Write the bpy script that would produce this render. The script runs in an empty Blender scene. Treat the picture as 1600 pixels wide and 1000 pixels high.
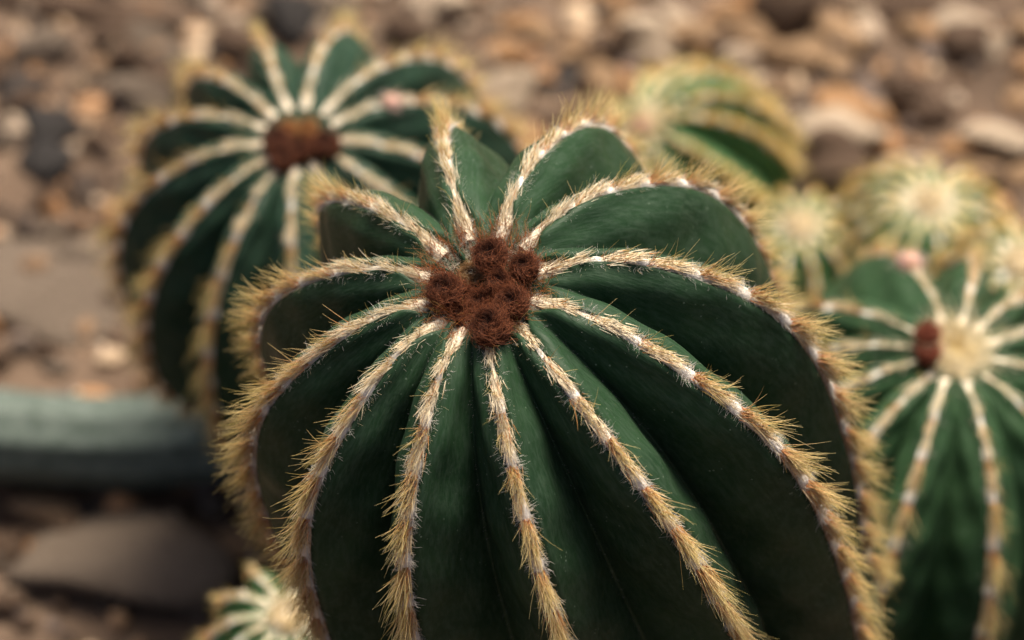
import bpy, math
import numpy as np
from mathutils import Vector, Matrix

# ---------------------------------------------------------------- camera, light, exposure
SC = bpy.context.scene
COL = SC.collection
CAM_H, PITCH, FPX = 0.7335, math.radians(46), 1600 * 100 / 36.0
cam = bpy.data.cameras.new('camera')
cam_o = bpy.data.objects.new('camera', cam); COL.objects.link(cam_o)
cam.lens = 100; cam.sensor_width = 36; cam.sensor_fit = 'HORIZONTAL'
cam.clip_start = 0.02; cam.clip_end = 60
cam_o.location = (0, 0, CAM_H); cam_o.rotation_euler = (math.pi / 2 - PITCH, 0, 0)
cam.dof.use_dof = True; cam.dof.focus_distance = 0.602; cam.dof.aperture_fstop = 8.8
cam.dof.aperture_blades = 9
SC.camera = cam_o

SUN_EL, SUN_AZ = math.radians(64), math.radians(22)      # azimuth measured from +Y (away from camera) to +X (right)
w = bpy.data.worlds.new('World'); SC.world = w; w.use_nodes = True
nt = w.node_tree
sky = nt.nodes.new('ShaderNodeTexSky'); sky.sky_type = 'NISHITA'; sky.sun_disc = False
sky.sun_elevation = SUN_EL; sky.sun_rotation = SUN_AZ
sky.air_density = 0.8; sky.dust_density = 9.0; sky.ozone_density = 0.6
nt.links.new(sky.outputs[0], nt.nodes['Background'].inputs[0])
nt.nodes['Background'].inputs[1].default_value = 0.06
sun = bpy.data.lights.new('sun', 'SUN'); sun.energy = 3.0; sun.angle = math.radians(26); sun.color = (1.0, 0.90, 0.74)
sun_o = bpy.data.objects.new('sun', sun); COL.objects.link(sun_o)
sdir = Vector((math.cos(SUN_EL) * math.sin(SUN_AZ), math.cos(SUN_EL) * math.cos(SUN_AZ), math.sin(SUN_EL)))
sun_o.rotation_euler = sdir.to_track_quat('Z', 'Y').to_euler()
SC.view_settings.view_transform = 'Standard'; SC.view_settings.look = 'None'
SC.view_settings.exposure = 1.15; SC.view_settings.gamma = 1
SC.render.engine = 'CYCLES'
SC.cycles.use_denoising = True
SC.cycles.max_bounces = 8; SC.cycles.transparent_max_bounces = 8
SC.cycles.caustics_reflective = False; SC.cycles.caustics_refractive = False

rng = np.random.default_rng(7)

# ---------------------------------------------------------------- helpers
_c, _s = math.cos(math.pi / 2 - PITCH), math.sin(math.pi / 2 - PITCH)
ROT = np.array([[1, 0, 0], [0, _c, -_s], [0, _s, _c]])
EYE = np.array([0, 0, CAM_H])
def to_world(p): return np.asarray(p) @ ROT.T + EYE          # camera coordinates -> world
def at_depth(u, v, d): return to_world(np.array([(u - 800) / FPX, -(v - 500) / FPX, -1.0]) * d)
def on_ground(u, v, z=0.0):
    r = ROT @ np.array([(u - 800) / FPX, -(v - 500) / FPX, -1.0])
    return EYE + r * ((z - EYE[2]) / r[2])
def unit(a): return a / np.maximum(np.linalg.norm(a, axis=-1, keepdims=True), 1e-12)

def mesh_np(name, verts, faces, col=None, smooth=True, attrs=None):
    """faces: (F,k) int array, all of one size"""
    me = bpy.data.meshes.new(name)
    verts = np.ascontiguousarray(verts, dtype=np.float32); faces = np.asarray(faces, dtype=np.int32)
    k = faces.shape[1]
    me.vertices.add(len(verts)); me.vertices.foreach_set('co', verts.ravel())
    me.loops.add(faces.size); me.loops.foreach_set('vertex_index', faces.ravel())
    me.polygons.add(len(faces)); me.polygons.foreach_set('loop_start', np.arange(0, faces.size, k, dtype=np.int32))
    me.polygons.foreach_set('use_smooth', np.full(len(faces), smooth))
    me.update(calc_edges=True)
    if col is not None:
        a = me.color_attributes.new('Col', 'FLOAT_COLOR', 'POINT')
        c4 = np.ones((len(verts), 4), np.float32); c4[:, :3] = col
        a.data.foreach_set('color', c4.ravel())
    for n, v in (attrs or {}).items():
        at = me.attributes.new(n, 'FLOAT', 'POINT'); at.data.foreach_set('value', np.asarray(v, np.float32))
    return me

def obj(name, me, mat=None, parent=None, loc=(0, 0, 0)):
    o = bpy.data.objects.new(name, me); COL.objects.link(o)
    if mat is not None and not me.materials: me.materials.append(mat)
    o.parent = parent; o.location = loc
    return o
def empty(name, loc):
    o = bpy.data.objects.new(name, None); COL.objects.link(o); o.location = loc; o.empty_display_size = 0.02
    return o
def tag(o, label=None, cat=None, group=None, kind=None):
    for k, v in (('label', label), ('category', cat), ('group', group), ('kind', kind)):
        if v: o[k] = v
    return o

def strands(root, d, length, rad, bend, cols, seg=4, sides=3, curl=0.0, turns=1.0, taper=0.8):
    """many tapered, bent strands as arrays; cols: list of (N,3) or (3,) colours spread along the strand"""
    n = len(root); t = np.linspace(0, 1, seg + 1)
    d = unit(d); ref = np.where(np.abs(d[:, 2:3]) > 0.9, np.array([[1., 0, 0]]), np.array([[0, 0, 1.]]))
    u = unit(np.cross(d, ref)); v = np.cross(d, u)
    length = np.broadcast_to(length, n); rad = np.broadcast_to(rad, n)
    P = root[:, None] + d[:, None] * (length[:, None] * t)[..., None] + bend[:, None] * (length[:, None] * t ** 2)[..., None]
    if np.any(curl):
        ph = rng.uniform(0, 6.28, n)[:, None]; am = (np.broadcast_to(curl, n) * length)[:, None] * t
        an = ph + 2 * np.pi * turns * t
        P = P + u[:, None] * (am * np.cos(an))[..., None] + v[:, None] * (am * np.sin(an))[..., None]
    ang = np.arange(sides) * 2 * np.pi / sides
    ring = u[:, None, None] * np.cos(ang)[None, None, :, None] + v[:, None, None] * np.sin(ang)[None, None, :, None]
    V = P[:, :, None] + ring * (rad[:, None] * (1 - taper * t))[..., None, None]
    b = (np.arange(n) * (seg + 1) * sides)[:, None, None] + (np.arange(seg) * sides)[None, :, None]
    i0 = np.arange(sides); i1 = (i0 + 1) % sides
    Fc = np.stack([b + i0, b + i1, b + sides + i1, b + sides + i0], -1).reshape(-1, 4)
    cs = np.stack([np.broadcast_to(c, (n, 3)) for c in cols], 1)
    x = t * (len(cols) - 1); k = np.minimum(x.astype(int), len(cols) - 2); f = (x - k)[None, :, None]
    cc = cs[:, k] * (1 - f) + cs[:, k + 1] * f
    cc = np.repeat(cc[:, :, None], sides, 2)
    return V.reshape(-1, 3), Fc, cc.reshape(-1, 3)
def merge(parts):
    vs, fs, cs, o = [], [], [], 0
    for v, f, c in parts:
        vs.append(v); fs.append(f + o); cs.append(c); o += len(v)
    return np.concatenate(vs), np.concatenate(fs), np.concatenate(cs)

# ---------------------------------------------------------------- materials
class NT:
    def __init__(s, name):
        s.m = bpy.data.materials.new(name); s.m.use_nodes = True; s.t = s.m.node_tree
        s.b = s.t.nodes['Principled BSDF']; s.out = s.t.nodes['Material Output']
    def n(s, kind, **kw):
        x = s.t.nodes.new(kind)
        for k, v in kw.items():
            if k.startswith('in_'):
                key = k[3:]; key = int(key) if key.isdigit() else key.replace('_', ' ')
                x.inputs[key].default_value = v
            else: setattr(x, k, v)
        return x
    def l(s, a, b): s.t.links.new(a, b)
    def mix(s, fac, a, b, mode='MIX'):
        x = s.n('ShaderNodeMix', data_type='RGBA', blend_type=mode)
        for i, q in ((0, fac), (6, a), (7, b)):
            if hasattr(q, 'links') or hasattr(q, 'is_output'): s.l(q, x.inputs[i])
            else: x.inputs[i].default_value = q if i == 0 else (*q, 1)
        return x.outputs[2]
    def ramp(s, src, stops):
        x = s.n('ShaderNodeValToRGB'); e = x.color_ramp.elements
        while len(e) < len(stops): e.new(0.5)
        for q, (p, c) in zip(e, stops):
            q.position = p; q.color = (*c, 1) if hasattr(c, '__len__') else (c, c, c, 1)
        s.l(src, x.inputs[0]); return x.outputs[0]
    def noise(s, vec, scale, detail=4, rough=0.55):
        x = s.n('ShaderNodeTexNoise', in_Scale=scale, in_Detail=detail, in_Roughness=rough)
        if vec is not None: s.l(vec, x.inputs['Vector'])
        return x.outputs['Fac']

def flesh_material(name, dark, mid, bloom):
    m = NT(name)
    tc = m.n('ShaderNodeTexCoord').outputs['Object']
    ra = m.n('ShaderNodeAttribute', attribute_name='across').outputs['Fac']
    sa = m.n('ShaderNodeAttribute', attribute_name='along').outputs['Fac']
    xy = m.n('ShaderNodeCombineXYZ')
    rid = m.n('ShaderNodeAttribute', attribute_name='rib_id').outputs['Fac']
    m.l(ra, xy.inputs[0]); m.l(sa, xy.inputs[1]); m.l(rid, xy.inputs[2])
    mp = m.n('ShaderNodeMapping'); mp.inputs['Scale'].default_value = (9, 2.2, 3.7); m.l(xy.outputs[0], mp.inputs[0])
    streak = m.noise(mp.outputs[0], 2.2, 6, 0.6)
    big = m.noise(tc, 38, 3)
    fine = m.noise(tc, 420, 5, 0.65)
    c = m.mix(m.ramp(big, [(0.35, 0.0), (0.68, 1.0)]), dark, mid)
    c = m.mix(m.ramp(streak, [(0.42, 0.0), (0.72, 0.85)]), c, bloom)
    c = m.mix(m.ramp(fine, [(0.50, 0.0), (0.80, 0.5)]), c, bloom)
    # tiny pale wax flecks, denser towards the groove
    vo = m.n('ShaderNodeTexVoronoi', in_Scale=620.0); m.l(tc, vo.inputs['Vector'])
    fl = m.ramp(vo.outputs['Distance'], [(0.10, 1.0), (0.17, 0.0)])
    gate = m.ramp(m.noise(tc, 150, 3), [(0.56, 0.0), (0.66, 1.0)])
    mu = m.n('ShaderNodeMath', operation='MULTIPLY'); m.l(fl, mu.inputs[0]); m.l(gate, mu.inputs[1])
    c = m.mix(mu.outputs[0], c, (0.15, 0.20, 0.15))
    # brown corky scars
    vs = m.n('ShaderNodeTexVoronoi', in_Scale=95.0); m.l(tc, vs.inputs['Vector'])
    sc0 = m.ramp(vs.outputs['Distance'], [(0.022, 1.0), (0.05, 0.0)])
    scg = m.ramp(m.noise(tc, 24, 2), [(0.58, 0.0), (0.62, 1.0)])
    scm = m.n('ShaderNodeMath', operation='MULTIPLY'); m.l(sc0, scm.inputs[0]); m.l(scg, scm.inputs[1]); sc = scm.outputs[0]
    c = m.mix(sc, c, (0.22, 0.13, 0.05))
    m.l(c, m.b.inputs['Base Color'])
    m.l(m.ramp(m.noise(tc, 90, 4), [(0.3, 0.36), (0.7, 0.56)]), m.b.inputs['Roughness'])
    m.b.inputs['Specular IOR Level'].default_value = 0.09
    m.b.inputs['Subsurface Weight'].default_value = 0.06; m.b.inputs['Subsurface Radius'].default_value = (0.002, 0.004, 0.0015)
    bp = m.n('ShaderNodeBump', in_Strength=0.22, in_Distance=0.0006)
    ad = m.n('ShaderNodeMath', operation='ADD'); m.l(streak, ad.inputs[0]); m.l(fine, ad.inputs[1])
    m.l(ad.outputs[0], bp.inputs['Height']); m.l(bp.outputs[0], m.b.inputs['Normal'])
    return m.m

def strand_material(name, trans=0.3, rough=0.5, spec=0.35):
    m = NT(name)
    a = m.n('ShaderNodeAttribute', attribute_name='Col').outputs['Color']
    m.l(a, m.b.inputs['Base Color']); m.b.inputs['Roughness'].default_value = rough
    m.b.inputs['Specular IOR Level'].default_value = spec
    tr = m.n('ShaderNodeBsdfTranslucent'); m.l(a, tr.inputs[0])
    mx = m.n('ShaderNodeMixShader', in_0=trans)
    m.l(m.b.outputs[0], mx.inputs[1]); m.l(tr.outputs[0], mx.inputs[2]); m.l(mx.outputs[0], m.out.inputs[0])
    return m.m

def mottled(name, stops, scale, rough=0.9, bump=0.4, dist=0.002, detail=8):
    m = NT(name); tc = m.n('ShaderNodeTexCoord').outputs['Object']
    f = m.noise(tc, scale, detail, 0.62)
    m.l(m.ramp(f, stops), m.b.inputs['Base Color']); m.b.inputs['Roughness'].default_value = rough
    m.b.inputs['Specular IOR Level'].default_value = 0.25
    bp = m.n('ShaderNodeBump', in_Strength=bump, in_Distance=dist); m.l(m.noise(tc, scale * 3, 6), bp.inputs['Height'])
    m.l(bp.outputs[0], m.b.inputs['Normal'])
    return m.m

M_FLESH = flesh_material('cactus_flesh', (0.013, 0.034, 0.016), (0.021, 0.051, 0.023), (0.040, 0.069, 0.044))
M_FLESH_BLUE = flesh_material('cactus_flesh_bluish', (0.013, 0.034, 0.020), (0.020, 0.052, 0.030), (0.042, 0.068, 0.052))
M_FLESH_MID = flesh_material('cactus_flesh_mid', (0.015, 0.040, 0.016), (0.026, 0.064, 0.024), (0.045, 0.082, 0.046))
M_FLESH_LIGHT = flesh_material('cactus_flesh_light', (0.035, 0.10, 0.032), (0.06, 0.15, 0.05), (0.10, 0.17, 0.09))
M_SPINE = strand_material('spine_bristle', 0.32, 0.42)
M_WOOL = strand_material('areole_wool', 0.35, 0.9, 0.1)
M_BROWN = strand_material('crown_wool_hair', 0.15, 0.6, 0.3)
M_PAD = mottled('areole_felt', [(0.3, (0.70, 0.64, 0.56)), (0.7, (0.86, 0.82, 0.77))], 900, 1.0, 0.6, 0.0008)
M_FELT = mottled('rib_felt', [(0.3, (0.70, 0.58, 0.42)), (0.7, (0.86, 0.78, 0.64))], 700, 1.0, 0.8, 0.0008)
def rib_felt_material():                                   # young felt is cream, old felt weathers to brownish tan
    m = NT('rib_felt_ageing'); tc = m.n('ShaderNodeTexCoord').outputs['Object']; al = m.n('ShaderNodeAttribute', attribute_name='along').outputs['Fac']
    f = m.noise(tc, 700, 6, 0.65)
    a = m.ramp(f, [(0.3, (0.72, 0.60, 0.43)), (0.7, (0.88, 0.80, 0.66))]); b = m.ramp(f, [(0.3, (0.30, 0.17, 0.085)), (0.7, (0.56, 0.40, 0.26))])
    m.l(m.mix(m.ramp(al, [(0.14, 0.0), (0.48, 1.0)]), a, b), m.b.inputs['Base Color']); m.b.inputs['Roughness'].default_value = 1.0
    bp = m.n('ShaderNodeBump', in_Strength=0.9, in_Distance=0.0009); m.l(m.noise(tc, 1500, 4), bp.inputs['Height']); m.l(bp.outputs[0], m.b.inputs['Normal'])
    return m.m
M_RIBFELT = rib_felt_material()
M_CORE = mottled('crown_wool_core', [(0.3, (0.035, 0.010, 0.006)), (0.7, (0.09, 0.026, 0.013))], 800, 1.0, 0.8, 0.0008)
M_PINK = mottled('pink_bud', [(0.3, (0.62, 0.30, 0.24)), (0.7, (0.80, 0.58, 0.50))], 300, 0.9)
M_SOIL = mottled('stony_soil', [(0.25, (0.045, 0.030, 0.021)), (0.5, (0.105, 0.070, 0.048)), (0.75, (0.19, 0.132, 0.092))], 22, 0.95, 0.8, 0.004)
M_GRAVEL = None

# ---------------------------------------------------------------- a ribbed ball cactus
class Cactus:
    """Ribs grow from a crown at UV (a direction) and depth D; the profile is a curve of headings TH along the rib."""
    K = 241
    def __init__(s, UV, D, AX, R0, TH, PHI, L, TW=None, SCL=None, RISE=None, BEND=(0, 0), G=(0.62, 0.69, 0.77, 0.82, 0.8), s_end=0.95):
        n = len(PHI); s.n = n; s.L = L; s.s_end = s_end
        s.PHI = np.array(PHI); s.TW = np.zeros(n) if TW is None else np.array(TW)
        s.SCL = np.ones(n) if SCL is None else np.array(SCL); s.RISE = np.zeros(n) if RISE is None else np.array(RISE)
        a, b = AX
        A = np.array([math.sin(a) * math.sin(b), math.sin(a) * math.cos(b), math.cos(a)])
        e1 = -unit(np.cross(np.array([0, 0, 1.]), A)); e2 = np.cross(A, e1)
        s.A, s.e1, s.e2 = ROT @ A, ROT @ e1, ROT @ e2
        s.O = at_depth(UV[0], UV[1], D)
        S = np.linspace(0, 1, s.K); t = np.interp(S, np.linspace(0, 1, len(TH)), TH)
        t = np.convolve(np.pad(t, 7, mode='edge'), np.ones(15) / 15, 'valid'); ds = L / (s.K - 1)
        s.S, s.R0 = S, R0
        s.R = R0 + np.concatenate([[0], np.cumsum(np.cos(t[:-1]) * ds)])
        s.Z = -np.concatenate([[0], np.cumsum(np.sin(t[:-1]) * ds)])
        s.B = 0.01 * (BEND[0] * s.e1 + BEND[1] * s.e2); s.G = np.array(G)
    def _dir(s, f): return np.sin(f)[..., None] * s.e1 - np.cos(f)[..., None] * s.e2
    def crest(s, i, q):
        q = np.atleast_1d(q).astype(float); i = i % s.n
        R = np.interp(q, s.S, s.R); Z = np.interp(q, s.S, s.Z)
        d = s._dir(s.PHI[i] + s.TW[i] * q)
        R = s.R0 + (R - s.R0) * s.SCL[i]; Z = Z * s.SCL[i] + s.RISE[i] * 0.01 * np.minimum(1, q * 3)
        return s.O + R[:, None] * d + Z[:, None] * s.A + (q ** 2)[:, None] * s.B, d
    def groove(s, i, q):
        q = np.atleast_1d(q).astype(float); i = i % s.n; j = (i + 1) % s.n
        dp = (s.PHI[j] - s.PHI[i]) % (2 * np.pi)
        d = s._dir(s.PHI[i] + dp / 2 + (s.TW[i] + s.TW[j]) / 2 * q); sc = (s.SCL[i] + s.SCL[j]) / 2
        R = (s.R0 + (np.interp(q, s.S, s.R) - s.R0) * sc) * np.interp(q, np.linspace(0, 1, len(s.G)), s.G)
        Z = np.interp(q, s.S, s.Z) * sc + (s.RISE[i] + s.RISE[j]) * 0.005 * np.minimum(1, q * 3)
        return s.O + R[:, None] * d + Z[:, None] * s.A + (q ** 2)[:, None] * s.B, d
    def frame(s, i, q):
        P, d = s.crest(i, q); t = unit(s.crest(i, np.minimum(np.atleast_1d(q) + 0.01, 1))[0] - s.crest(i, np.maximum(np.atleast_1d(q) - 0.01, 0))[0])
        b = unit(np.cross(np.broadcast_to(s.A, d.shape), d)); nn = unit(np.cross(t, b))
        sg = np.sign(np.sum(nn * (d + s.A * 0.6), 1, keepdims=True)); return P, t, b, nn * sg
    def plane(s, u, v, h=0.0):
        """point of the crown disc (raised by h along the axis) seen in direction (u, v)"""
        r = ROT @ np.array([(u - 800) / FPX, -(v - 500) / FPX, -1.0]); o = s.O + s.A * h
        return EYE + r * (np.dot(o - EYE, s.A) / np.dot(r, s.A))

    def body(s, rows=96, bulge=0.10, wob=0.0005):
        q = np.concatenate([np.linspace(0, 0.12, 14)[:-1], np.linspace(0.12, s.s_end, rows)])
        w = np.array([0.0, 0.03, 0.07, 0.13, 0.22, 0.33, 0.45, 0.57, 0.68, 0.78, 0.86, 0.92, 0.965, 1.0])
        cols, acr, rid = [], [], []
        for i in range(s.n):
            C0, _ = s.crest(i, q); Gv, _ = s.groove(i, q); C1, _ = s.crest(i + 1, q)
            ph = rng.uniform(0, 6.28, 3)
            for side, (C, ws) in enumerate(((C0, w), (C1, w[::-1][1:-1]))):
                ax = C - Gv; ln = np.linalg.norm(ax, axis=1, keepdims=True)
                _, t, b, nn = s.frame(i + side, q)
                fn = unit(np.cross(ax, t)); fn *= np.sign(np.sum(fn * b, 1, keepdims=True)) * (1 if side == 0 else -1)
                for x in ws:
                    p = C * (1 - x) + Gv * x
                    h = bulge * math.sin(math.pi * min(1, x ** 0.9)) * ln
                    h = h + 0.0016 * min(1, x / 0.07) * (1 - x) ** 2 * np.minimum(1, q * 8)[:, None]
                    h = h + (wob * x * (1 - x) * 4 * (np.sin(q * 31 + ph[0] + x * 5) + 0.6 * np.sin(q * 57 + ph[1] - x * 7)))[:, None]
                    # slight swelling of the crest under each areole
                    cols.append(p + fn * h - nn * 0.0007 * (1 - min(1, x / 0.07)))
                    acr.append(x); rid.append(i + 0.37 * side)
        V = np.stack(cols, 1)                                            # rows x ring
        m = V.shape[1]; along = np.repeat(q[:, None], m, 1) * 10
        # crown cap inwards
        cap = []
        for f in (0.72, 0.42, 0.08): cap.append(s.O + (V[0] - s.O) * f - s.A * 0.0012)
        # stem down to the ground
        last = V[-1]; c = last.mean(0); T = unit(V[-1] - V[-4]); ext = []
        s.base = np.array([c[0], c[1], 0.0])
        if c[2] > 0.02:
            hz = s.A * (c[2] / max(s.A[2], 0.3)); s.base = np.array([c[0] - hz[0] * 0.55, c[1] - hz[1] * 0.55, 0.0])
            rel = last - c; tgt = s.base + rel * np.array([0.8, 0.8, 0]) + np.array([0, 0, -0.02]); d = np.linalg.norm(tgt - last, axis=1, keepdims=True)
            for x in np.linspace(0, 1, 15)[1:]:
                P1 = last + T * d * 0.3; P2 = tgt + np.array([0, 0, 1.]) * d * 0.3
                ext.append((1 - x) ** 3 * last + 3 * (1 - x) ** 2 * x * P1 + 3 * (1 - x) * x * x * P2 + x ** 3 * tgt)
        rowsV = cap[::-1] + list(V) + ext
        nr = len(rowsV); VV = np.concatenate(rowsV)
        al = np.concatenate([np.zeros((3, m)), along, np.tile(10 * s.s_end + np.arange(len(ext))[:, None], (1, m))]).ravel()
        j = np.arange(m); j1 = (j + 1) % m
        F = np.concatenate([np.stack([k * m + j, (k + 1) * m + j, (k + 1) * m + j1, k * m + j1], 1) for k in range(nr - 1)])
        n0 = np.cross(VV[F[m * 8, 1]] - VV[F[m * 8, 0]], VV[F[m * 8, 2]] - VV[F[m * 8, 0]])
        if np.dot(n0, VV[F[m * 8, 0]] - s.O + s.A * 0.02) < 0: F = F[:, ::-1]
        return VV, F, {'across': np.tile(acr, nr), 'along': al, 'rib_id': np.tile(rid, nr)}

CREAM, GOLD, RUST, STRAW, OLIVE = (np.array(c) for c in ((0.90, 0.79, 0.57), (0.70, 0.47, 0.17), (0.44, 0.14, 0.04), (0.88, 0.76, 0.40), (0.66, 0.56, 0.20)))
WHITE = np.array((0.86, 0.83, 0.79))

def dome(r1, r2, h, seg=10, rings=4, jit=0.12):
    """low cushion: local x = along, y = across, z = out; returns verts, quads"""
    V, F = [], []
    for k in range(rings + 1):
        a = k / rings * math.pi * 0.5
        for j in range(seg):
            g = j / seg * 2 * math.pi; jj = 1 + rng.uniform(-jit, jit)
            V.append((r1 * math.cos(a) * math.cos(g) * jj + 1e-6, r2 * math.cos(a) * math.sin(g) * jj, h * math.sin(a) * jj - 0.25 * h))
    for k in range(rings):
        for j in range(seg): F.append((k * seg + j, k * seg + (j + 1) % seg, (k + 1) * seg + (j + 1) % seg, (k + 1) * seg + j))
    return np.array(V), np.array(F)

def areole_spines(fr, s, k, nsp, rk, lk=1.0, warm=0.0, tone=None):
    """bristles of one areole, relative to it. s = place along the rib (0 crown .. 1)"""
    t, b, nn = fr
    def dirs(n, lean, spread, lat):
        a = np.radians(rng.normal(lean, spread, n)); c = np.radians(rng.normal(0, lat, n))
        return unit(nn * (np.cos(a) * np.cos(c))[:, None] + t * (np.sin(a) * np.cos(c))[:, None] + b * np.sin(c)[:, None])
    def roots(n, x0, x1, yw, z0=0.0004):
        return t * rng.uniform(x0, x1, n)[:, None] + b * rng.normal(0, yw, n)[:, None] + nn * z0
    young = np.clip((0.20 - s) / 0.14, 0, 1); old = np.clip((s - 0.17) / 0.25, 0, 1)
    out = []
    # bristles lying along the rib, overlapping the next areole
    n = int(nsp * 1.35); x = rng.uniform(-0.0008, 0.0078, n)
    d = dirs(n, 80 - 12 * old, 6 + 3 * old, 9 + 3 * old)
    L = rng.uniform(0.0026, 0.0050, n) * lk * (1 + 0.30 * old)
    tint = rng.normal(1, 0.09, (n, 1))
    paleb = 0.75 * CREAM + 0.25 * WHITE
    base = (paleb * (0.55 + 0.45 * young) + GOLD * 0.45 * (1 - young)) * tint
    mid = (paleb * (0.5 + 0.5 * young) + (0.6 * STRAW + 0.4 * GOLD) * (0.5 - 0.5 * young)) * tint
    red = rng.random((n, 1)) < (0.05 + 0.10 * (1 - young) + warm + 0.55 * (1 - young) * (x[:, None] < 0.0026))
    base = np.where(red, RUST * 1.4 + CREAM * 0.12, base); mid = np.where(red & (rng.random((n, 1)) < 0.5), (RUST + GOLD) * 0.75, mid)
    tip = np.where(rng.random((n, 1)) < 0.65, paleb, GOLD) * tint
    root = t * x[:, None] + b * rng.normal(0, 0.00065, n)[:, None] + nn * 0.0003
    out.append(strands(root, d, L, rng.uniform(0.00009, 0.00014, n) * rk,
                       -nn * rng.uniform(-0.05, 0.15, n)[:, None] + b * rng.normal(0, 0.08, n)[:, None], [base, mid, tip], seg=3 if rk < 1.5 else 2))
    # standing bristles: a brush on the outer flank of the plant, a few thin ones near the crown
    n = int(nsp * (0.18 + 0.35 * (1 - young) + 1.05 * old))
    d = dirs(n, 26 + 24 * np.clip((s - 0.30) / 0.2, 0, 1), 16, 11 + 8 * young)
    L = (0.0030 + 0.0070 * rng.random(n) ** 0.8) * lk * (0.58 + 0.28 * (1 - young) + 0.20 * old)
    tint = rng.normal(1, 0.12, (n, 1)); xr = -0.0004 + 0.0075 * rng.random(n) ** 1.7 ; red = rng.random((n, 1)) < 0.18 + warm + 0.5 * (xr[:, None] < 0.002)
    base = np.where(red, RUST * 1.2, GOLD * 0.72) * tint
    tip = np.where(rng.random((n, 1)) < 0.6, STRAW * 1.05, OLIVE) * tint
    out.append(strands(t * xr[:, None] + b * rng.normal(0, 0.0006, n)[:, None] + nn * 0.0003, d, L, rng.uniform(0.00006, 0.00010, n) * rk,
                       t * rng.normal(0.05, 0.15, n)[:, None] + b * rng.normal(0, 0.12, n)[:, None], [base, base * 0.6 + tip * 0.4, base * 0.3 + tip * 0.7, tip], seg=4 if rk < 1.5 else 2))
    v, f, c = merge(out)
    return v, f, c if tone is None else c * np.array(tone)

def areole_wool(fr, n, r1, r2, ln, rk):
    t, b, nn = fr
    a = rng.uniform(0, 6.28, n); f = np.sqrt(rng.random(n))
    root = t * (r1 * f * np.cos(a))[:, None] + b * (r2 * f * np.sin(a))[:, None] + nn * (0.0005 * (1 - f))[:, None]
    d = unit(nn * rng.uniform(0.15, 0.9, n)[:, None] + t * (np.cos(a) * f)[:, None] * 0.9 + b * (np.sin(a) * f)[:, None] * 1.2 + rng.normal(0, 0.35, (n, 3)))
    return strands(root, d, rng.uniform(0.6, 1.2, n) * ln, 0.00006 * rk, rng.normal(0, 0.35, (n, 3)), [WHITE * rng.uniform(0.85, 1.0, (n, 1)), WHITE], seg=3 if rk < 1.5 else 2, curl=0.12)

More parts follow.
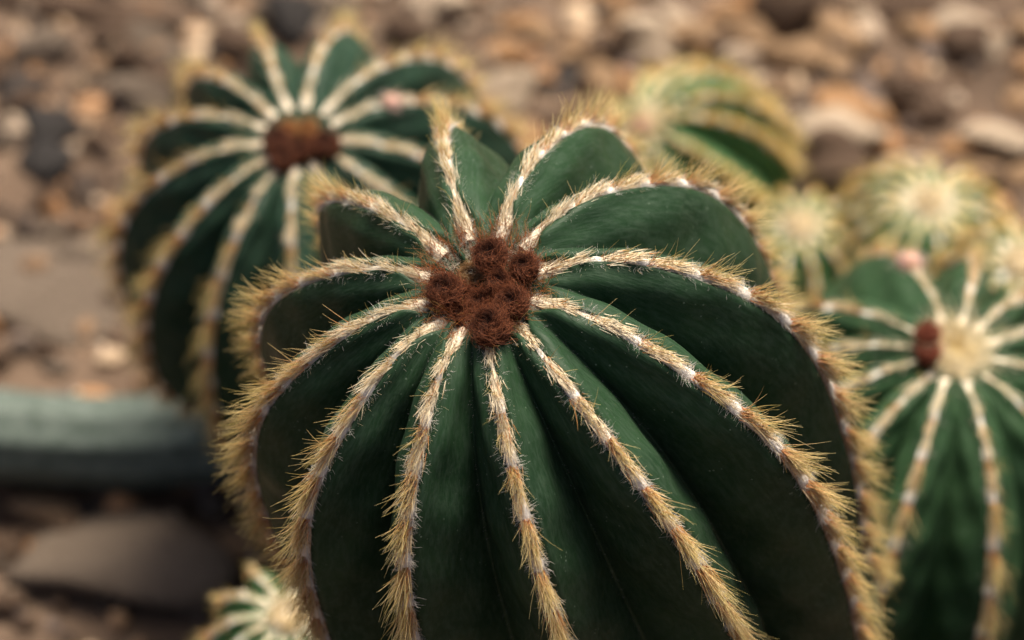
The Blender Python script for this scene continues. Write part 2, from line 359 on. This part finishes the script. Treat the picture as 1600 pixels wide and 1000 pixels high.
def build_cactus(cx, label, spacing=0.0125, nsp=56, rk=1.0, lk=1.0, wool=70, rows=96, flesh=None, s_spine=0.85, pads=True, hair=True, felt_w=0.0013, warm=0.0, bulge=0.10, first=0.0028, name='cactus', tone=None):
    V, F, at = cx.body(rows=rows, bulge=bulge)
    base = cx.base; root = empty(name, base); tag(root, label, 'cactus', 'ribbed cacti in the bed')
    obj('body', mesh_np('body', V - base, F, attrs=at), flesh or M_FLESH, root)
    for i in range(cx.n if hair else 0):                                  # pale grains caught along the grooves
        n = 170; sq = rng.random(n) ** 1.2 * 0.7 + 0.02; P2, _ = cx.groove(i, sq); C2, _ = cx.crest(i + (rng.random() < 0.5), sq)
        d = unit(C2 - P2); lat = unit(np.cross(d, np.broadcast_to(cx.A, d.shape))) * rng.normal(0, 0.5, (n, 1))
        C3, _ = cx.crest(i, sq); off = np.where(rng.random((n, 1)) < 0.5, unit(C3 - P2), unit(cx.crest(i + 1, sq)[0] - P2)) * np.abs(rng.normal(0, 0.0012, (n, 1)))
        v, f, c = strands(P2 + off + unit(P2 - cx.O + cx.A * 0.05) * 0.0003, unit(off + lat * 0.3 + rng.normal(0, 0.0004, (n, 3))), rng.uniform(0.0002, 0.0006, n), 0.00007, rng.normal(0, 0.2, (n, 3)), [WHITE * 0.32, WHITE * 0.4], seg=2)
        tag(obj('groove_fuzz', mesh_np('groove_fuzz', v - base, f, c), M_WOOL, root), kind='stuff')
    for i in range(cx.n):
        # felt band along the crest
        q = np.linspace(0.0, s_spine, 64); P, t, b, nn = cx.frame(i, q); nq = len(q)
        wd = felt_w * np.interp(q, [0, 0.06, 0.25, 0.6, 1], [1.15, 1.25, 0.95, 0.8, 0.8]) * (1 + 0.10 * np.sin(q * 90 + i) + rng.normal(0, 0.06, nq))
        hh = 0.0011 * np.interp(q, [0, 0.3, 1], [1.2, 0.8, 0.6])
        prof = [(-1, -0.9), (-0.75, 0.2), (0, 0.75), (0.75, 0.2), (1, -0.9)]
        FV = np.stack([P + b * (x * wd)[:, None] + nn * (z * hh)[:, None] for x, z in prof], 1).reshape(-1, 3)
        k = np.arange(nq - 1)[:, None] * 5; j = np.arange(4)[None]
        FF = np.stack([k + j, k + j + 1, k + 5 + j + 1, k + 5 + j], -1).reshape(-1, 4)
        felt = obj('rib_felt', mesh_np('rib_felt', FV - base, FF, attrs={'along': np.repeat(q, 5)}), M_RIBFELT, root)
        if hair:
            n = int(cx.L * s_spine * 13000); sq = rng.random(n) ** 1.6 * s_spine
            P2, t2, b2, n2 = cx.frame(i, sq); sd = np.where(rng.random(n) < 0.5, -1, 1)[:, None]
            ww = np.interp(sq, q, wd)[:, None]
            d = unit(b2 * sd * rng.uniform(0.4, 1.2, (n, 1)) + n2 * rng.uniform(-0.3, 0.6, (n, 1)) + t2 * rng.normal(0.35, 0.4, (n, 1)))
            cc = WHITE * rng.uniform(0.8, 1.0, (n, 1)); cc = np.where(rng.random((n, 1)) < 0.4, CREAM, cc)
            v, f, c = strands(P2 + b2 * sd * ww * rng.uniform(0.3, 0.9, (n, 1)), d, rng.uniform(0.0008, 0.0019, n), 0.00005 * rk, rng.normal(0, 0.3, (n, 3)), [cc, cc], seg=2, curl=0.1)
            tag(obj('fuzz', mesh_np('fuzz', v - base, f, c), M_WOOL, felt), kind='stuff')
        # areoles
        pos = first / cx.L + rng.uniform(-0.15, 0.15) * spacing / cx.L; k = 0
        while pos < s_spine:
            P, t, b, nn = (x[0] for x in cx.frame(i, pos)); fr = (t, b, nn)
            ys = np.clip(pos / 0.2, 0, 1)
            loc = P + nn * 0.0002 - base
            if pads and pos > 0.055:
                dv, df = dome(0.0030 * rng.uniform(0.8, 1.1), felt_w * rng.uniform(0.9, 1.12), 0.0013 * rng.uniform(0.6, 1.1) * (0.55 + 0.45 * ys))
                dv = dv[:, :1] * t + dv[:, 1:2] * b + dv[:, 2:] * nn
                pad = obj('areole', mesh_np('areole', dv, df), M_PAD, root, loc)
                if wool:
                    v, f, c = areole_wool(fr, wool, 0.0031, felt_w * 1.15, 0.0016, rk)
                    tag(obj('wool', mesh_np('wool', v, f, c), M_WOOL, pad), kind='stuff')
                v, f, c = areole_spines(fr, pos, k, nsp, rk, lk, warm, tone)
                tag(obj('spines', mesh_np('spines', v + t * 0.0016, f, c), M_SPINE, pad), kind='stuff')
            else:
                v, f, c = areole_spines(fr, pos, k, nsp, rk, lk, warm, tone)
                obj('spine_cluster', mesh_np('spine_cluster', v, f, c), M_SPINE, root, loc)
            k += 1; pos += spacing / cx.L * np.interp(pos, [0, 0.12, 0.35, 1], [0.75, 0.9, 1.0, 1.0]) * rng.uniform(0.9, 1.1)
    return root

def wool_bud(cx, root, u, v, rpx, depth, h=0.0, n=760, tall=0.85, colour=((0.020, 0.006, 0.003), (0.105, 0.029, 0.012), (0.30, 0.098, 0.040)), rk=1.0, name='wool_bud', core=None, pit=1.0):  # near-black roots and lighter tips paint gap shade and highlights into the hairs
    """a woolly bud: a cushion with a sunken centre shaded in its hair colour, swirled with curly hairs"""
    r = rpx / FPX * depth; P = cx.plane(u, v, h); base = np.array(root.location)
    A, e1, e2 = cx.A, cx.e1, cx.e2
    V, F = [], []
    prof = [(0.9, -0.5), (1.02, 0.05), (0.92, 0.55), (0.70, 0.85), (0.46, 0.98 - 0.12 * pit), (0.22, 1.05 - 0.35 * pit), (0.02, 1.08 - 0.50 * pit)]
    sg = 14
    for k, (x, z) in enumerate(prof):
        for j in range(sg):
            g = j / sg * 2 * math.pi; jj = 1 + rng.uniform(-0.06, 0.06)
            V.append((e1 * math.cos(g) + e2 * math.sin(g)) * x * r * 0.9 * jj + A * (z * r * tall))
    for k in range(len(prof) - 1):
        for j in range(sg): F.append((k * sg + j, k * sg + (j + 1) % sg, (k + 1) * sg + (j + 1) % sg, (k + 1) * sg + j))
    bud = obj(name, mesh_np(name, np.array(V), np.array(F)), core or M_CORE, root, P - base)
    if n:
        g = rng.uniform(0, 6.28, n); x = np.sqrt(rng.random(n)) * 1.02
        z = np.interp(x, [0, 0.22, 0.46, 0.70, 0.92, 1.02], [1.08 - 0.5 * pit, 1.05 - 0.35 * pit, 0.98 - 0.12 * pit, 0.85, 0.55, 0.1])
        rad = np.cos(g)[:, None] * e1 + np.sin(g)[:, None] * e2; tan = -np.sin(g)[:, None] * e1 + np.cos(g)[:, None] * e2
        rt = rad * (x * r * 0.9)[:, None] + A * (z * r * tall)[:, None]
        sw = np.where(rng.random(n) < 0.8, 1, -1)[:, None] * rng.uniform(0.6, 1.3, (n, 1))
        d = unit(tan * sw + A * rng.uniform(0.0, 0.85, (n, 1)) + rad * (x[:, None] - 0.45) * 0.9 + rng.normal(0, 0.2, (n, 3)))
        L = rng.uniform(0.55, 1.15, n) * r * 0.95
        bend = -rad * rng.uniform(0.3, 0.9, (n, 1)) * (x[:, None]) + A * rng.normal(-0.1, 0.2, (n, 1)) + rng.normal(0, 0.15, (n, 3))
        tn = rng.uniform(0.55, 1.4, (n, 1)) * np.interp(x, [0, 0.35, 0.7, 1], [1 - 0.72 * pit, 1 - 0.4 * pit, 1.05, 1.15])[:, None]  # hair colour darkened inside the pit to paint its shade
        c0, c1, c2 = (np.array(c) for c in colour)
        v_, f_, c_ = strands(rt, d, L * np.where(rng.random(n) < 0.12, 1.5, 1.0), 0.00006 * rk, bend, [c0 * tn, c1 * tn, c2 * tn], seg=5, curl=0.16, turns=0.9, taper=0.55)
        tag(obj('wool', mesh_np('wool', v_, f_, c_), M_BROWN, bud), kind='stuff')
    return bud

# ---------------------------------------------------------------- ground, stones
def value_noise(x, y, seed=0):
    r = np.random.default_rng(seed); z = np.zeros_like(x)
    for o in range(5):
        f = 3.0 * 2 ** o; a = r.uniform(0, 6.28, 4); th = r.uniform(0, 6.28, 2)
        z += (np.sin(f * (x * math.cos(th[0]) + y * math.sin(th[0])) + a[0] + 1.3 * np.sin(f * 0.6 * y + a[2])) *
              np.sin(f * (y * math.cos(th[1]) - x * math.sin(th[1])) + a[1] + 1.1 * np.sin(f * 0.7 * x + a[3]))) / 1.8 ** o
    return z
gx = np.concatenate([-np.geomspace(30, 0.95, 14), np.linspace(-0.9, 0.9, 120), np.geomspace(0.95, 30, 14)])
gy = np.concatenate([-np.geomspace(30, 0.2, 12), np.linspace(0, 1.8, 120), np.geomspace(1.9, 40, 16)])
X, Y = np.meshgrid(gx, gy, indexing='ij')
def ground_z(x, y): return 0.006 * value_noise(x * 1.7, y * 1.7, 3) - 0.004
Zg = ground_z(X, Y); nx, ny = X.shape
ii, jj = np.meshgrid(np.arange(nx - 1), np.arange(ny - 1), indexing='ij')
GF = np.stack([ii * ny + jj, (ii + 1) * ny + jj, (ii + 1) * ny + jj + 1, ii * ny + jj + 1], -1).reshape(-1, 4)
g = obj('ground', mesh_np('ground', np.stack([X, Y, Zg], -1).reshape(-1, 3), GF), M_SOIL); tag(g, kind='structure')

import bmesh
def rock_mesh(name, seed, sub=3, rough=0.4, boxy=0.62):
    r = np.random.default_rng(seed); bm = bmesh.new(); bmesh.ops.create_icosphere(bm, subdivisions=sub, radius=1)
    ns = unit(r.normal(size=(7, 3))); off = r.uniform(0.42, 0.85, 7); fr = r.normal(0, 2.2, (8, 3)); ph = r.uniform(0, 6.28, 8)
    for v in bm.verts:
        p = np.array(v.co)
        for a, o in zip(ns, off):                         # broken faces
            k = p @ a
            if k > o: p = p - a * (k - o) * boxy * 1.6
        p = p * (1 + rough * 0.35 * np.mean(np.sin(fr @ p + ph)) * 2)
        v.co = p
    me = bpy.data.meshes.new(name); bm.to_mesh(me); bm.free()
    for f in me.polygons: f.use_smooth = sub > 2
    return me
def stone_mat(name, a, b, c, sc=40): return mottled(name, [(0.28, a), (0.52, b), (0.74, c)], sc, 0.9, 0.7, 0.003)
SM = {
    'tan': stone_mat('tan_stone', (0.22, 0.13, 0.07), (0.42, 0.27, 0.155), (0.62, 0.43, 0.27)),
    'pale': stone_mat('pale_stone', (0.40, 0.29, 0.20), (0.60, 0.47, 0.345), (0.78, 0.66, 0.52)),
    'dark': stone_mat('dark_stone', (0.020, 0.018, 0.018), (0.045, 0.040, 0.038), (0.085, 0.075, 0.070)),
    'grey': stone_mat('grey_stone', (0.10, 0.074, 0.054), (0.19, 0.145, 0.11), (0.30, 0.24, 0.185)),
    'orange': stone_mat('orange_stone', (0.30, 0.15, 0.07), (0.48, 0.27, 0.13), (0.62, 0.40, 0.23)),
    'brown': stone_mat('brown_stone', (0.06, 0.038, 0.026), (0.13, 0.082, 0.055), (0.22, 0.15, 0.105)),
}
ROCKS = {k: [rock_mesh('stone', 11 + 7 * j + 31 * i) for j in range(3)] for i, k in enumerate(SM)}
for k in SM:
    for me in ROCKS[k]: me.materials.append(SM[k])
nrock = [0]
def stone(u, v, wpx, hpx, kind, label, name='stone', group=None, rz=None, lift=0.0, flat=0.6):
    """a stone whose middle is seen at (u, v); width in pixels sets its size at that distance"""
    nrock[0] += 1; j = nrock[0]
    P = on_ground(u, v, 0.0); d = np.linalg.norm(P - EYE); m = d / FPX
    sx = wpx * m / 2; sy = hpx * m / 2 / 0.86; sz = min(sx, sy) * flat
    o = obj(name, ROCKS[kind][j % 3]); o.scale = (sx, sy, sz)
    o.rotation_euler = (rng.normal(0, 0.10), rng.normal(0, 0.10), rng.normal(0, 0.22) if rz is None else rz)
    o.location = (P[0], P[1], ground_z(P[0], P[1]) + sz * 0.35 + lift)
    return tag(o, label, 'stone', group)
for a in [
    (882, 118, 125, 62, 'dark', 'dark slab of stone beside the small pale-spined cactus'),
    (170, 870, 400, 170, 'grey', 'large grey-brown boulder in front of the lying grey-green stem'),
    (95, 778, 190, 60, 'tan', 'added tan stone standing for the lit upper edge of the grey-brown boulder'),  # added stone: its paler colour stands for light on the boulder's top
    (75, 440, 330, 250, 'grey', 'broad flat grey-brown slab behind the lying stem', 'stone', None, 0.1, 0.0, 0.16),
    (150, 18, 420, 50, 'brown', 'long brown ledge of stone at the back of the bed'),
    (1345, 155, 150, 75, 'orange', 'orange-tan stone lying next to pale rubble'),
    (1545, 205, 170, 90, 'pale', 'broad pale cream stone amid the rubble'),
    (1300, 35, 190, 70, 'tan', 'wide tan stone at the back of the rubble'),
    (1500, 25, 170, 60, 'orange', 'orange slab behind the broad cream stone'),
    (75, 82, 62, 52, 'pale', 'small rounded pale stone below the brown ledge'),
    (30, 150, 80, 70, 'dark', 'dark rounded stone below the small pale stone'),
]: stone(*a)
kinds_r = ['tan', 'pale', 'orange', 'brown', 'tan', 'brown', 'pale', 'tan']  # paler, warmer mix: the sunny look at right is put into the colours
kinds_l = ['brown', 'grey', 'brown', 'dark', 'grey', 'brown']  # browner, darker mix: the shade at left is put into the colours
LAB = {'tan': 'small tan stone in the rubble beyond the cacti', 'pale': 'small pale stone in the rubble beyond the cacti',
       'orange': 'small orange-brown stone in the rubble beyond the cacti', 'brown': 'small brown stone in the bed beyond the cacti',
       'dark': 'small blackish stone in the bed beyond the cacti', 'grey': 'small grey stone in the bed beyond the cacti'}
for i in range(240):
    u, v = rng.uniform(-40, 1640), rng.uniform(-30, 300) if rng.random() < 0.72 else rng.uniform(300, 1000)
    if v > 300: u = rng.uniform(-40, 380)
    k = (kinds_r if u > 640 else kinds_l)[rng.integers(0, 8 if u > 640 else 6)]
    s_ = rng.uniform(40, 120) * (1.0 if v < 300 else 0.7) * (1.2 if u > 640 else 1.0)
    stone(u, v, s_, s_ * rng.uniform(0.45, 0.75), k, LAB[k], flat=rng.uniform(0.6, 1.1), group='%s stones scattered over the bed' % k)
# gravel: too many to count
def gravel(n):
    bm = bmesh.new(); bmesh.ops.create_icosphere(bm, subdivisions=1, radius=1)
    bv = np.array([v.co[:] for v in bm.verts]); bf = np.array([[v.index for v in f.verts] for f in bm.faces]); bm.free()
    x = rng.uniform(-0.42, 0.42, n); y = rng.uniform(0.45, 1.25, n); sz = np.minimum(rng.lognormal(math.log(0.0035), 0.40, n), 0.0075)
    ax = unit(rng.normal(size=(n, 3))); V = bv[None] * rng.uniform(0.7, 1.3, (n, len(bv), 1)) * (sz[:, None] * rng.uniform(0.6, 1.3, (n, 3)))[:, None]
    V = V + np.stack([x, y, ground_z(x, y) + sz * 0.3], -1)[:, None]
    pal = np.array([(0.24, 0.15, 0.09), (0.42, 0.31, 0.21), (0.10, 0.075, 0.06), (0.33, 0.18, 0.09), (0.40, 0.31, 0.23), (0.16, 0.12, 0.10)])
    c = pal[rng.integers(0, 6, n)] * rng.uniform(0.8, 1.2, (n, 1))
    Fx = bf[None] + (np.arange(n) * len(bv))[:, None, None]
    return mesh_np('gravel', V.reshape(-1, 3), Fx.reshape(-1, 3), np.repeat(c, len(bv), 0), smooth=False)
M_GRAVEL = strand_material('gravel_chips', 0.0, 0.9, 0.2)
tag(obj('gravel', gravel(4500), M_GRAVEL), 'mixed brown and tan gravel covering the bed', 'gravel', kind='stuff')

# grey-green stem lying on the ground
M_STEM = flesh_material('lying_stem_skin', (0.055, 0.074, 0.063), (0.088, 0.114, 0.097), (0.165, 0.196, 0.178))
def lying_stem():
    a, b = on_ground(-240, 676, 0.016), on_ground(520, 688, 0.016); n, sd = 60, 48; V = []
    t = unit(b - a); up = np.array([0, 0, 1.0]); sidev = np.cross(t, up); ln = np.linalg.norm(b - a)
    for k in range(n + 1):
        x = k / n; r = 0.0152 * (1 + 0.02 * math.sin(x * 23)) * (math.sqrt(max(0.02, 1 - ((x - 0.93) / 0.07) ** 2)) if x > 0.93 else 1)
        for j in range(sd):
            g = j / sd * 2 * math.pi; rr = r * (1 + 0.035 * math.cos(9 * g))
            V.append(a + t * ln * x + up * (rr * math.sin(g) + 0.002 * math.sin(x * 9)) + sidev * rr * math.cos(g))
    V = np.array(V); j = np.arange(sd); j1 = (j + 1) % sd
    F = np.concatenate([np.stack([k * sd + j, k * sd + j1, (k + 1) * sd + j1, (k + 1) * sd + j], 1) for k in range(n)])
    root = empty('lying_stem', (a + b) / 2 * np.array([1, 1, 0])); o0 = np.array(root.location)
    tag(root, 'smooth grey-green stem lying on the ground behind the grey-brown boulder', 'stem')
    obj('stem', mesh_np('stem', V - o0, F, attrs={'across': np.tile(j / sd, n + 1), 'along': np.repeat(np.arange(n + 1) * 0.1, sd), 'rib_id': np.zeros(len(V))}), M_STEM, root)
    for k in range(8):                                                        # small felted areoles along the ridges
        x = rng.uniform(0.05, 0.9); g = 2 * math.pi * rng.integers(0, 5) / 9.0 + 0.0
        p = a + t * ln * x + (up * math.sin(g) + sidev * math.cos(g)) * 0.0157; nn = up * math.sin(g) + sidev * math.cos(g)
        dv, df = dome(0.0016, 0.0013, 0.0011); dv = dv[:, :1] * t + dv[:, 1:2] * np.cross(nn, t) + dv[:, 2:] * nn
        obj('areole', mesh_np('areole', dv, df), M_FELT, root, p - o0)
lying_stem()

# ---------------------------------------------------------------- the cacti
main = Cactus(UV=(754.67, 444.07), D=0.61, AX=(0.6064, -0.302), R0=0.01194, L=0.17, s_end=0.98,
    TH=[-0.2982, 0.4196, 0.7434, 1.2025, 1.4488, 1.4863, 1.5929, 1.5, 1.5],
    PHI=[-0.1446, 0.2943, 0.8379, 1.4398, 2.079, 2.576, 3.1543, 3.6938, 4.2174, 4.7717, 5.2356, 5.6742],
    TW=[0.0949, 0.2553, 0.0668, -0.2964, -0.1792, -0.1573, -0.1618, -0.095, -0.0881, -0.1437, 0.0119, -0.012],
    SCL=[0.9458, 1.024, 1.1076, 1.0458, 1.0166, 1.046, 1.0408, 0.9878, 0.9091, 0.9023, 0.9581, 0.9406],
    RISE=[0.0393, 0.0159, -0.2358, -0.1298, -0.418, 0.0613, 0.1482, 0.0218, -0.1094, 0.0229, 0.3824, 0.1509],
    BEND=(0.07, 0.28), G=(0.60, 0.66, 0.74, 0.80, 0.80))
r_main = build_cactus(main, 'large dark green ribbed cactus with clustered rust-brown woolly buds at its crown', nsp=84, wool=120, s_spine=0.9)
for (u, v, r, h) in [(768, 405, 29, 0.003), (820, 422, 24, 0.003), (697, 460, 30, 0.002), (784, 448, 22, 0.002), (728, 470, 21, -0.001),
                     (754, 477, 22, 0.0), (802, 478, 27, 0.003), (768, 517, 33, 0.003), (722, 494, 18, 0.0), (790, 500, 20, 0.0)]:
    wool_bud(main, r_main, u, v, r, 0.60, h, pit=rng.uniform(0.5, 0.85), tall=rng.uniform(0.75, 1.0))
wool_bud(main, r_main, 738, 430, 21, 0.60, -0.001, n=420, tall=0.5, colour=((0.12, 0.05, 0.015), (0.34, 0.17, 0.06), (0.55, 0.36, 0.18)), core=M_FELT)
# loose reddish bristles round the crown and white wool between the youngest ribs
n = 760; g_ = rng.uniform(0, 6.28, n); rr = rng.uniform(0.0085, 0.0150, n)
rad = np.cos(g_)[:, None] * main.e1 + np.sin(g_)[:, None] * main.e2
v_, f_, c_ = strands(main.O + rad * rr[:, None] + main.A * 0.001, unit(rad * rng.uniform(0.1, 1, (n, 1)) + main.A * rng.uniform(0.3, 1.1, (n, 1)) + rng.normal(0, 0.3, (n, 3))),
    rng.uniform(0.002, 0.0056, n), 0.00007, rng.normal(0, 0.3, (n, 3)), [RUST * 0.8, RUST * 1.1, GOLD * rng.uniform(0.6, 1.0, (n, 1))], seg=4, curl=0.06)
tag(obj('crown_bristles', mesh_np('crown_bristles', v_ - main.base, f_, c_), M_SPINE, r_main), kind='stuff')
n = 3000; g_ = rng.uniform(0, 6.28, n); rr = rng.uniform(0.0085, 0.0128, n)
rad = np.cos(g_)[:, None] * main.e1 + np.sin(g_)[:, None] * main.e2
v_, f_, c_ = strands(main.O + rad * rr[:, None] - main.A * 0.0008, unit(rad * rng.normal(0.2, 0.6, (n, 1)) + main.A * rng.uniform(0.2, 1, (n, 1)) + rng.normal(0, 0.5, (n, 3))),
    rng.uniform(0.0012, 0.0026, n), 0.00006, rng.normal(0, 0.4, (n, 3)), [CREAM * 0.75, WHITE], seg=3, curl=0.15)
tag(obj('crown_felt', mesh_np('crown_felt', v_ - main.base, f_, c_), M_WOOL, r_main), kind='stuff')

back = Cactus(UV=(465.9, 217.0), D=0.83, AX=(0.5917, -0.1704), R0=0.0106, L=0.13, s_end=0.98,
    TH=[-0.1919, 0.2792, 0.5983, 0.9045, 1.2365, 1.42, 1.6, 1.85, 2.1],
    PHI=[-0.1719, 0.2983, 0.7817, 1.2769, 1.8527, 2.2938, 2.8509, 3.3161, 3.7485, 4.1633, 4.7101, 5.2525, 5.6545],
    TW=[-0.0054, 0, -0.0056, -0.0139, -0.0144, -0.0365, -0.0018, -0.0098, -0.0079, -0.0408, 0.0136, -0.0916, -0.03],
    SCL=[0.994, 1, 0.995, 0.998, 1, 1.027, 1.006, 1, 1, 0.975, 0.963, 0.991, 1.009],
    RISE=[0.11, 0, 0, -0.18, -0.16, 0.12, 0.14, 0.08, 0.06, -0.2, 0, 0.07, 0.07], BEND=(0.255, 0.08))
r_back = build_cactus(back, 'dark ribbed cactus with a row of brown crown buds and one pinkish rib bud', spacing=0.0125, nsp=34, rk=1.9, wool=24, rows=60,
                      flesh=M_FLESH_BLUE, s_spine=0.92, hair=False, felt_w=0.0015)
for (u, v, r) in [(434, 226, 24), (472, 238, 20), (512, 231, 25), (442, 252, 22)]:
    wool_bud(back, r_back, u, v, r, 0.83, 0.002, n=160, rk=1.8)
for (u, v, r) in [(482, 206, 18), (452, 203, 15)]:
    wool_bud(back, r_back, u, v, r, 0.83, 0.001, n=160, rk=1.8, colour=((0.22, 0.08, 0.02), (0.40, 0.17, 0.05), (0.5, 0.27, 0.10)), core=M_CORE, tall=0.7, pit=0.2)

right = Cactus(UV=(1490.9, 552.1), D=0.78, AX=(0.7333, 0.1876), R0=0.0105, L=0.115, s_end=0.98,
    TH=[-0.07, 0.24, 0.52, 0.78, 1.02, 1.25, 1.45, 1.6, 1.8],
    PHI=[-0.192, 0.3359, 0.9393, 1.5494, 2.135, 2.5795, 2.9909, 3.4932, 4.338, 4.8236, 5.255, 5.6937],
    TW=[0.05, -0.054, -0.01, 0, 0, 0.01, 0, 0, 0, 0, -0.01, 0.015], RISE=[0, 0.13, -0.19, 0, 0.12, 0.04, 0.17, 0, -0.04, -0.04, 0.04, -0.14])
r_right = build_cactus(right, 'green ribbed cactus with a single red-brown bud beside its yellow crown', spacing=0.0125, nsp=32, rk=1.8, wool=24, rows=60,
                       flesh=M_FLESH_MID, s_spine=0.92, hair=False, felt_w=0.0017)
wool_bud(right, r_right, 1447, 530, 22, 0.78, 0.004, n=160, rk=1.8, colour=((0.10, 0.02, 0.01), (0.26, 0.06, 0.03), (0.36, 0.10, 0.05)), tall=1.2, pit=0.4)
wool_bud(right, r_right, 1449, 558, 20, 0.78, 0.003, n=160, rk=1.8, colour=((0.10, 0.02, 0.01), (0.26, 0.06, 0.03), (0.36, 0.10, 0.05)), tall=1.0, pit=0.6)
wool_bud(right, r_right, 1503, 555, 24, 0.78, -0.002, n=420, rk=1.8, colour=((0.72, 0.52, 0.16), (0.86, 0.68, 0.28), (0.9, 0.78, 0.45)), core=M_FELT, tall=0.35, pit=0.0)
wool_bud(right, r_right, 1490, 553, 62, 0.78, -0.0015, n=700, rk=1.8, colour=((0.75, 0.60, 0.32), (0.86, 0.74, 0.48), (0.9, 0.82, 0.62)), core=M_FELT, tall=0.10, pit=0.0, name='crown_wool')
def rib_bud(cx, root, rib, q, r):
    P, t, b, nn = (x[0] for x in cx.frame(rib, q)); base = np.array(root.location)
    V, F = dome(r, r * 0.9, r * 1.5, 14, 6, 0.05); V = V[:, :1] * t + V[:, 1:2] * b + V[:, 2:] * nn
    bud = obj('bud', mesh_np('bud', V, F), M_PINK, root, P - base)
    n = 160; a = rng.uniform(0, 6.28, n); z = rng.random(n)
    d = unit(np.cos(a)[:, None] * t + np.sin(a)[:, None] * b + nn * (z * 1.5)[:, None])
    v, f, c = strands(d * r * 0.8, d, rng.uniform(0.4, 0.9, n) * r, 0.00012, rng.normal(0, 0.3, (n, 3)), [np.array((0.7, 0.4, 0.33)), WHITE * 0.95], seg=3)
    tag(obj('wool', mesh_np('wool', v, f, c), M_WOOL, bud), kind='stuff')
rib_bud(back, r_back, 4, 0.145, 0.0032)
rib_bud(right, r_right, 7, 0.24, 0.0042)

BALL = [-0.1, 0.35, 0.75, 1.1, 1.4, 1.6, 1.8, 2.0, 2.1]
def small(UV, D, AX, L, n, label, flesh, off=0.1, rk=2.4, lk=0.8, nsp=26, felt=0.0015, R0=0.006, tone=(1.12, 1.12, 0.95), **kw):
    c = Cactus(UV=UV, D=D, AX=AX, R0=R0, TH=BALL, PHI=off + np.arange(n) * 2 * np.pi / n + rng.normal(0, 0.03, n), L=L, G=(0.66, 0.74, 0.8, 0.84, 0.84))
    return c, build_cactus(c, label, spacing=0.010, nsp=nsp, rk=rk, lk=lk, wool=0, rows=40, tone=tone, flesh=flesh, s_spine=0.8, hair=False, felt_w=felt, pads=True, first=0.002, **kw)
c1, r1 = small((1003, 195), 1.02, (0.85, -0.95), 0.080, 13, 'small round cactus with a pinkish pale crown beside the dark stone slab', M_FLESH_LIGHT, nsp=36)
wool_bud(c1, r1, 1003, 200, 14, 1.02, 0.004, n=120, rk=2.5, colour=((0.55, 0.25, 0.18), (0.7, 0.42, 0.32), (0.8, 0.6, 0.45)), core=M_PINK, tall=0.6, pit=0.0)
c2, r2 = small((1452, 318), 0.99, (0.72, 0.05), 0.082, 15, 'low pale green cactus thick with yellow spines behind the red-budded cactus', M_FLESH_LIGHT, nsp=15, lk=0.65, tone=(1.18, 1.15, 0.85))
c3, r3 = small((1250, 352), 1.0, (0.75, -0.1), 0.062, 12, 'small yellow-topped cactus between the large cactus and the low yellow-spined one', M_FLESH_LIGHT, nsp=17, lk=0.65, tone=(1.18, 1.12, 0.8))
c4, r4 = small((1598, 412), 0.92, (0.7, 0.0), 0.056, 12, 'small cactus with a tight pale spiny crown touching the red-budded cactus', M_FLESH_LIGHT, nsp=34)
c5, r5 = small((452, 962), 0.80, (0.70, -0.25), 0.066, 13, 'small light green cactus at the foot of the large cactus', M_FLESH_LIGHT, felt=0.0013, lk=0.55, nsp=16, tone=(1.05, 1.05, 1.05))

for cx, rt, (u, v), d in ((c2, r2, (1452, 318), 0.99), (c3, r3, (1250, 352), 1.0), (c4, r4, (1598, 412), 0.92), (c5, r5, (452, 962), 0.80), (c1, r1, (1003, 195), 1.02)):
    wool_bud(cx, rt, u, v, 0.0062 / d * FPX, d, 0.0005, n=160, rk=2.4, colour=((0.62, 0.45, 0.2), (0.75, 0.6, 0.32), (0.82, 0.72, 0.5)), core=M_FELT, tall=0.35, pit=0.0)
